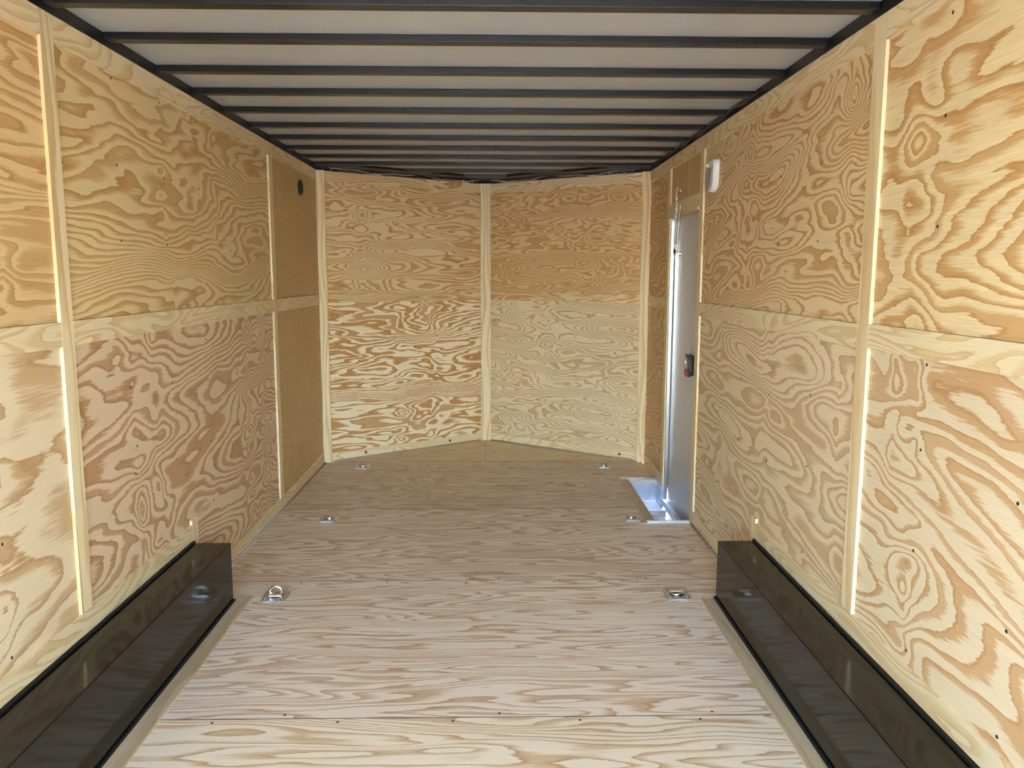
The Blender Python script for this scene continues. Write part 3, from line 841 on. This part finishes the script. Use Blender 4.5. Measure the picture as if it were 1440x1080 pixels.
# latch
ly, lz = 4.70, 0.895
bm = bmesh.new()
add_box(bm, DX - 0.030, DX - 0.0002, ly - 0.045, ly + 0.045, lz - 0.058, lz + 0.062, 0.006)
latch = dput('latch', bm, M['black_plastic'], lab='black plastic door latch')
bm = bmesh.new()
add_box(bm, DX - 0.040, DX - 0.028, ly - 0.048, ly + 0.055, lz + 0.045, lz + 0.066, 0.004)
add_box(bm, DX - 0.042, DX - 0.028, ly - 0.048, ly + 0.060, lz - 0.064, lz - 0.030, 0.004)
dput('latch_cap', bm, M['black_plastic'], parent=latch)
bm = bmesh.new()
add_box(bm, DX - 0.047, DX - 0.040, ly - 0.035, ly + 0.020, lz - 0.066, lz - 0.034, 0.003)
dput('lock_slide', bm, M['red'], parent=latch, lab='red lock slide')
bm = bmesh.new()
add_tube(bm, [(DX - 0.034, ly + 0.052, lz - 0.032), (DX - 0.036, ly + 0.054, lz + 0.01), (DX - 0.034, ly + 0.052, lz + 0.048)], 0.003, 8)
dput('pull_rod', bm, M['chrome'], parent=latch, smooth=True)
bm = bmesh.new()
add_tube(bm, [(DX - 0.020, ly + 0.01, lz + 0.060), (DX - 0.022, ly + 0.01, lz + 0.080), (DX - 0.010, ly + 0.01, lz + 0.088)], 0.002, 8)
dput('wire_end', bm, M['chrome'], parent=latch, smooth=True)
# eye on the door where chain and spring end
bm = bmesh.new()
add_disc(bm, (DX - 0.0002, 5.13, 1.560), (-1, 0, 0), 0.012, 0.004, 14)
add_tube(bm, [(DX - 0.014 + 0.010 * math.sin(a), 5.13 + 0.010 * math.cos(a), 1.560) for a in [2 * math.pi * j / 14 for j in range(14)]], 0.002, 6, True)
dput('eye_plate', bm, M['chrome'], smooth=False)

# check chain and spring hanging at the door head
def chain_mesh(bm, a, b, ln=0.026, wd=0.012, r=0.0021):
    a, b = Vector(a), Vector(b)
    dirv = (b - a).normalized()
    L_ = (b - a).length
    n = max(1, int(L_ / (ln * 0.74)))
    p = Vector((1, 0, 0)); p = (p - dirv * p.dot(dirv)).normalized(); s_ = dirv.cross(p)
    for i in range(n):
        c = a + (b - a) * ((i + 0.5) / n)
        w_ = p if i % 2 else s_
        pts = []
        for j in range(12):
            an = 2 * math.pi * j / 12
            pts.append(c + dirv * (ln / 2 * math.cos(an)) + w_ * (wd / 2 * math.sin(an)))
        add_tube(bm, pts, r, 5, True)
def hook_mesh(bm, p, n_):
    p, n_ = Vector(p), Vector(n_)
    add_disc(bm, p - n_ * 0.0005, n_, 0.006, 0.002, 10)
    pts = [p + n_ * 0.001, p + n_ * 0.016]
    for j in range(1, 9):
        a = -math.pi / 2 + 1.25 * math.pi * j / 8
        pts.append(p + n_ * (0.016 + 0.009 * math.cos(a)) + Vector((0, 0, 0.009 + 0.009 * math.sin(a))))
    add_tube(bm, pts, 0.0018, 6)
HXP = HW + PT            # face of the sheet above the door
t = empty('door_check_chain', (HXP, 5.043, 1.94))
tag(t, 'thin metal chain hanging from a hook above the side door', 'chain')
def tput(n_, bm, mat, smooth=True, lab=None):
    o = from_bm(n_, bm, mat, t, smooth)
    for v in o.data.vertices: v.co -= t.location
    if lab: o['label'] = lab
    return o
bm = bmesh.new(); hook_mesh(bm, (HXP, 5.043, 1.942), nx); tput('hook', bm, M['chrome'])
ctop, cmid, cbot = (HXP - 0.024, 5.045, 1.940), (HW - 0.006, 5.075, 1.86), (HW - 0.002, 5.125, 1.585)
bm = bmesh.new(); chain_mesh(bm, ctop, cmid); chain_mesh(bm, cmid, cbot); tput('chain_links', bm, M['chrome'])
bm = bmesh.new(); add_tube(bm, [(cbot[0] + 0.0, 5.118 + 0.012 * math.cos(a), 1.575 + 0.010 * math.sin(a)) for a in [2 * math.pi * j / 12 for j in range(12)]], 0.006, 8, True); tput('cord_wrap', bm, M['purple'], lab='dark cord wrapped round the chain')
bm = bmesh.new(); add_tube(bm, [(cbot[0] + 0.0, 5.121 + 0.006 * math.cos(a), 1.543 + 0.02 * math.sin(a)) for a in [2 * math.pi * j / 16 for j in range(16)]], 0.002, 6, True); tput('snap_clip', bm, M['chrome'])

t = empty('door_spring', (HW, 4.892, 1.83))
tag(t, 'coiled metal spring hanging from the header of the side door', 'spring')
bm = bmesh.new(); hook_mesh(bm, (HW, 4.892, 1.826), nx); tput('hook', bm, M['chrome'])
sa, sb = Vector((HW - 0.020, 4.935, 1.775)), Vector((HW - 0.006, 5.03, 1.615))
bm = bmesh.new(); chain_mesh(bm, (HW - 0.024, 4.893, 1.824), sa); tput('chain_links', bm, M['chrome'])
bm = bmesh.new(); chain_mesh(bm, sb, (DX - 0.022, 5.13 - 0.004, 1.560)); tput('chain_links', bm, M['chrome'])
bm = bmesh.new()
dv = (sb - sa).normalized(); p_ = Vector((1, 0, 0)); p_ = (p_ - dv * p_.dot(dv)).normalized(); q_ = dv.cross(p_)
coil = []
for j in range(221):
    a = 2 * math.pi * j / 10
    coil.append(sa + (sb - sa) * (j / 220) + 0.0090 * (math.cos(a) * p_ + math.sin(a) * q_))
add_tube(bm, coil, 0.0023, 5); tput('coil', bm, M['chrome'])

# ------------------------------------------------------------------ step well by the side door
t = empty('step_well', (1.14, 4.98, 0))
tag(t, 'sunken aluminium step well in front of the side door', 'step well')
ZB = -0.155
bm = bmesh.new()
add_box(bm, SX0 - 0.010, SX0 - 0.001, SY0 - 0.010, SY1 + 0.010, ZB, -0.0005)
add_box(bm, SX0 - 0.001, DX - 0.046, SY1 + 0.001, SY1 + 0.010, ZB, -0.0005)
add_box(bm, SX0 - 0.001, DX - 0.046, SY0 - 0.010, SY0 - 0.001, ZB, -0.0005)
add_box(bm, HW - 0.006, HW + 0.014, D1 + 0.014, SY1 + 0.0005, ZB, -0.0015)
tput('well_wall', bm, M['well'], False)
bm = bmesh.new()
add_box(bm, SX0 - 0.010, DX + 0.04, SY0 - 0.010, SY1 + 0.010, ZB - 0.008, ZB - 0.0005)
tput('tread_plate', bm, M['tread'], False, 'bright diamond tread plate')
bm = bmesh.new()
add_box(bm, SX0, DX - 0.046, 5.12, 5.15, ZB, ZB + 0.035, 0.003)
add_box(bm, SX0, DX - 0.046, 5.112, 5.12, ZB + 0.022, ZB + 0.035, 0.002)
tput('cross_bar', bm, M['alu'], False)
bm = bmesh.new()
add_box(bm, 0.955, SX1 - 0.08, SY1 - 0.014, SY1 + 0.020, 0.0005, 0.014, 0.003)
tput('edge_trim', bm, M['alu'], False)
bm = bmesh.new()
add_box(bm, 0.920, SX1 - 0.08, SY0 - 0.030, SY0 - 0.006, 0.0005, 0.009, 0.002)
add_box(bm, 0.962, SX1 - 0.09, SY0 - 0.006, SY0 + 0.016, 0.0005, 0.018, 0.003)
tput('edge_trim', bm, M['alu'], False)
o = panel('side_rail', (0.957, SY0 + 0.02, 0.0065), Y, X, Z, SY1 - SY0 - 0.036, 0.058, 0.006, M['floor_strip'], t, nseed(), BFIG)
for v in o.data.vertices: v.co -= t.location
o['label'] = 'flat wooden strip along the inner edge'

# ------------------------------------------------------------------ wiring and metal strips above the front wall
U_ = lambda side: np.array((-side * HW, YV - YC, 0.0)) / LV
def on_v(side, u, off, z):
    c = np.array((side * HW, YC, 0.0)); N = np.array((-side * (YV - YC), -HW, 0.0)) / LV
    p = c + U_(side) * u + N * off
    return (p[0], p[1], z)
for side in (-1, 1):
    nm = 'left' if side < 0 else 'right'
    t = empty('metal_strip', on_v(side, 0.75, 0, TOP))
    tag(t, 'thin metal strip along the top of the %s half of front wall' % nm, 'strip', 'metal strips above the front wall')
    for a, b in ((0.16, 0.52), (0.565, 0.92), (0.975, 1.33)):
        bm = bmesh.new()
        P0, P1 = Vector(on_v(side, a, -0.002, 0)), Vector(on_v(side, b, -0.002, 0))
        N = Vector((-side * (YV - YC), -HW, 0)) / LV
        vs = []
        for p in (P0, P1, P1 - N * 0.012, P0 - N * 0.012):
            vs.append((bm.verts.new((p.x, p.y, TOP + 0.0005)), bm.verts.new((p.x, p.y, TOP + 0.011))))
        for i in range(4):
            j = (i + 1) % 4
            bm.faces.new((vs[i][0], vs[j][0], vs[j][1], vs[i][1]))
        bm.faces.new([v[0] for v in vs]); bm.faces.new([v[1] for v in vs])
        tput('strip_length', bm, M['alu'], False)
    t = empty('wiring', on_v(side, 0.75, 0.02, TOP))
    tag(t, 'loose wiring run along the top of the %s half of front wall' % nm, 'wiring', 'wires above the front wall')
    for w_, (mat, ph) in enumerate((('white_plastic', 0.3), ('black_plastic', 1.6))):
        bm = bmesh.new()
        pts = []
        for j in range(40):
            u = 0.05 + (LV - 0.1) * j / 39
            z = TOP + 0.016 + 0.007 * math.sin(u * 9 + ph) + 0.004 * math.sin(u * 23 + ph)
            pts.append(on_v(side, u, 0.012 + 0.008 * w_, z))
        add_tube(bm, pts, 0.0022, 6)
        tput('wire', bm, M[mat], True)
    if side > 0:
        bm = bmesh.new()
        c = Vector(on_v(1, 0.21, 0.02, TOP + 0.012)); add_tube(bm, [c, c + Vector((0.022, -0.004, 0.002))], 0.007, 10)
        tput('connector', bm, M['blue'], True, 'blue wire connector')
        bm = bmesh.new()
        add_tube(bm, [c + Vector((0.02, -0.004, 0.004)), c + Vector((0.045, -0.02, 0.006)), c + Vector((0.06, -0.02, -0.008)), c + Vector((0.07, -0.015, -0.012))], 0.0018, 6)
        tput('yellow_wire', bm, M['yellow'], True)
    for ub in ((0.13, 0.33, 1.30) if side > 0 else (0.1, 1.25, 1.34)):
        bm = bmesh.new()
        c = Vector(on_v(side, ub, 0.018, TOP + 0.010)); add_tube(bm, [c, c + Vector((0.012, 0, 0.004))], 0.005, 8)
        tput('connector', bm, M['white_plastic'] if ub > 0.2 and ub < 1.4 else M['blue'], True)
# cable along the right roof rail
bm = bmesh.new()
pts = []
for j in range(60):
    y = 3.5 + (5.95 - 3.5) * j / 59
    pts.append((HW - 0.012, y, TOP + 0.020 + 0.010 * math.sin((y - 3.5) * math.pi * 2 / 0.385 + 1.2) * (1 if j > 3 else 0)))
add_tube(bm, pts, 0.005, 8)
tag(from_bm('cable', bm, M['black_plastic'], None, True), 'black cable looped along the right roof rail', 'cable')
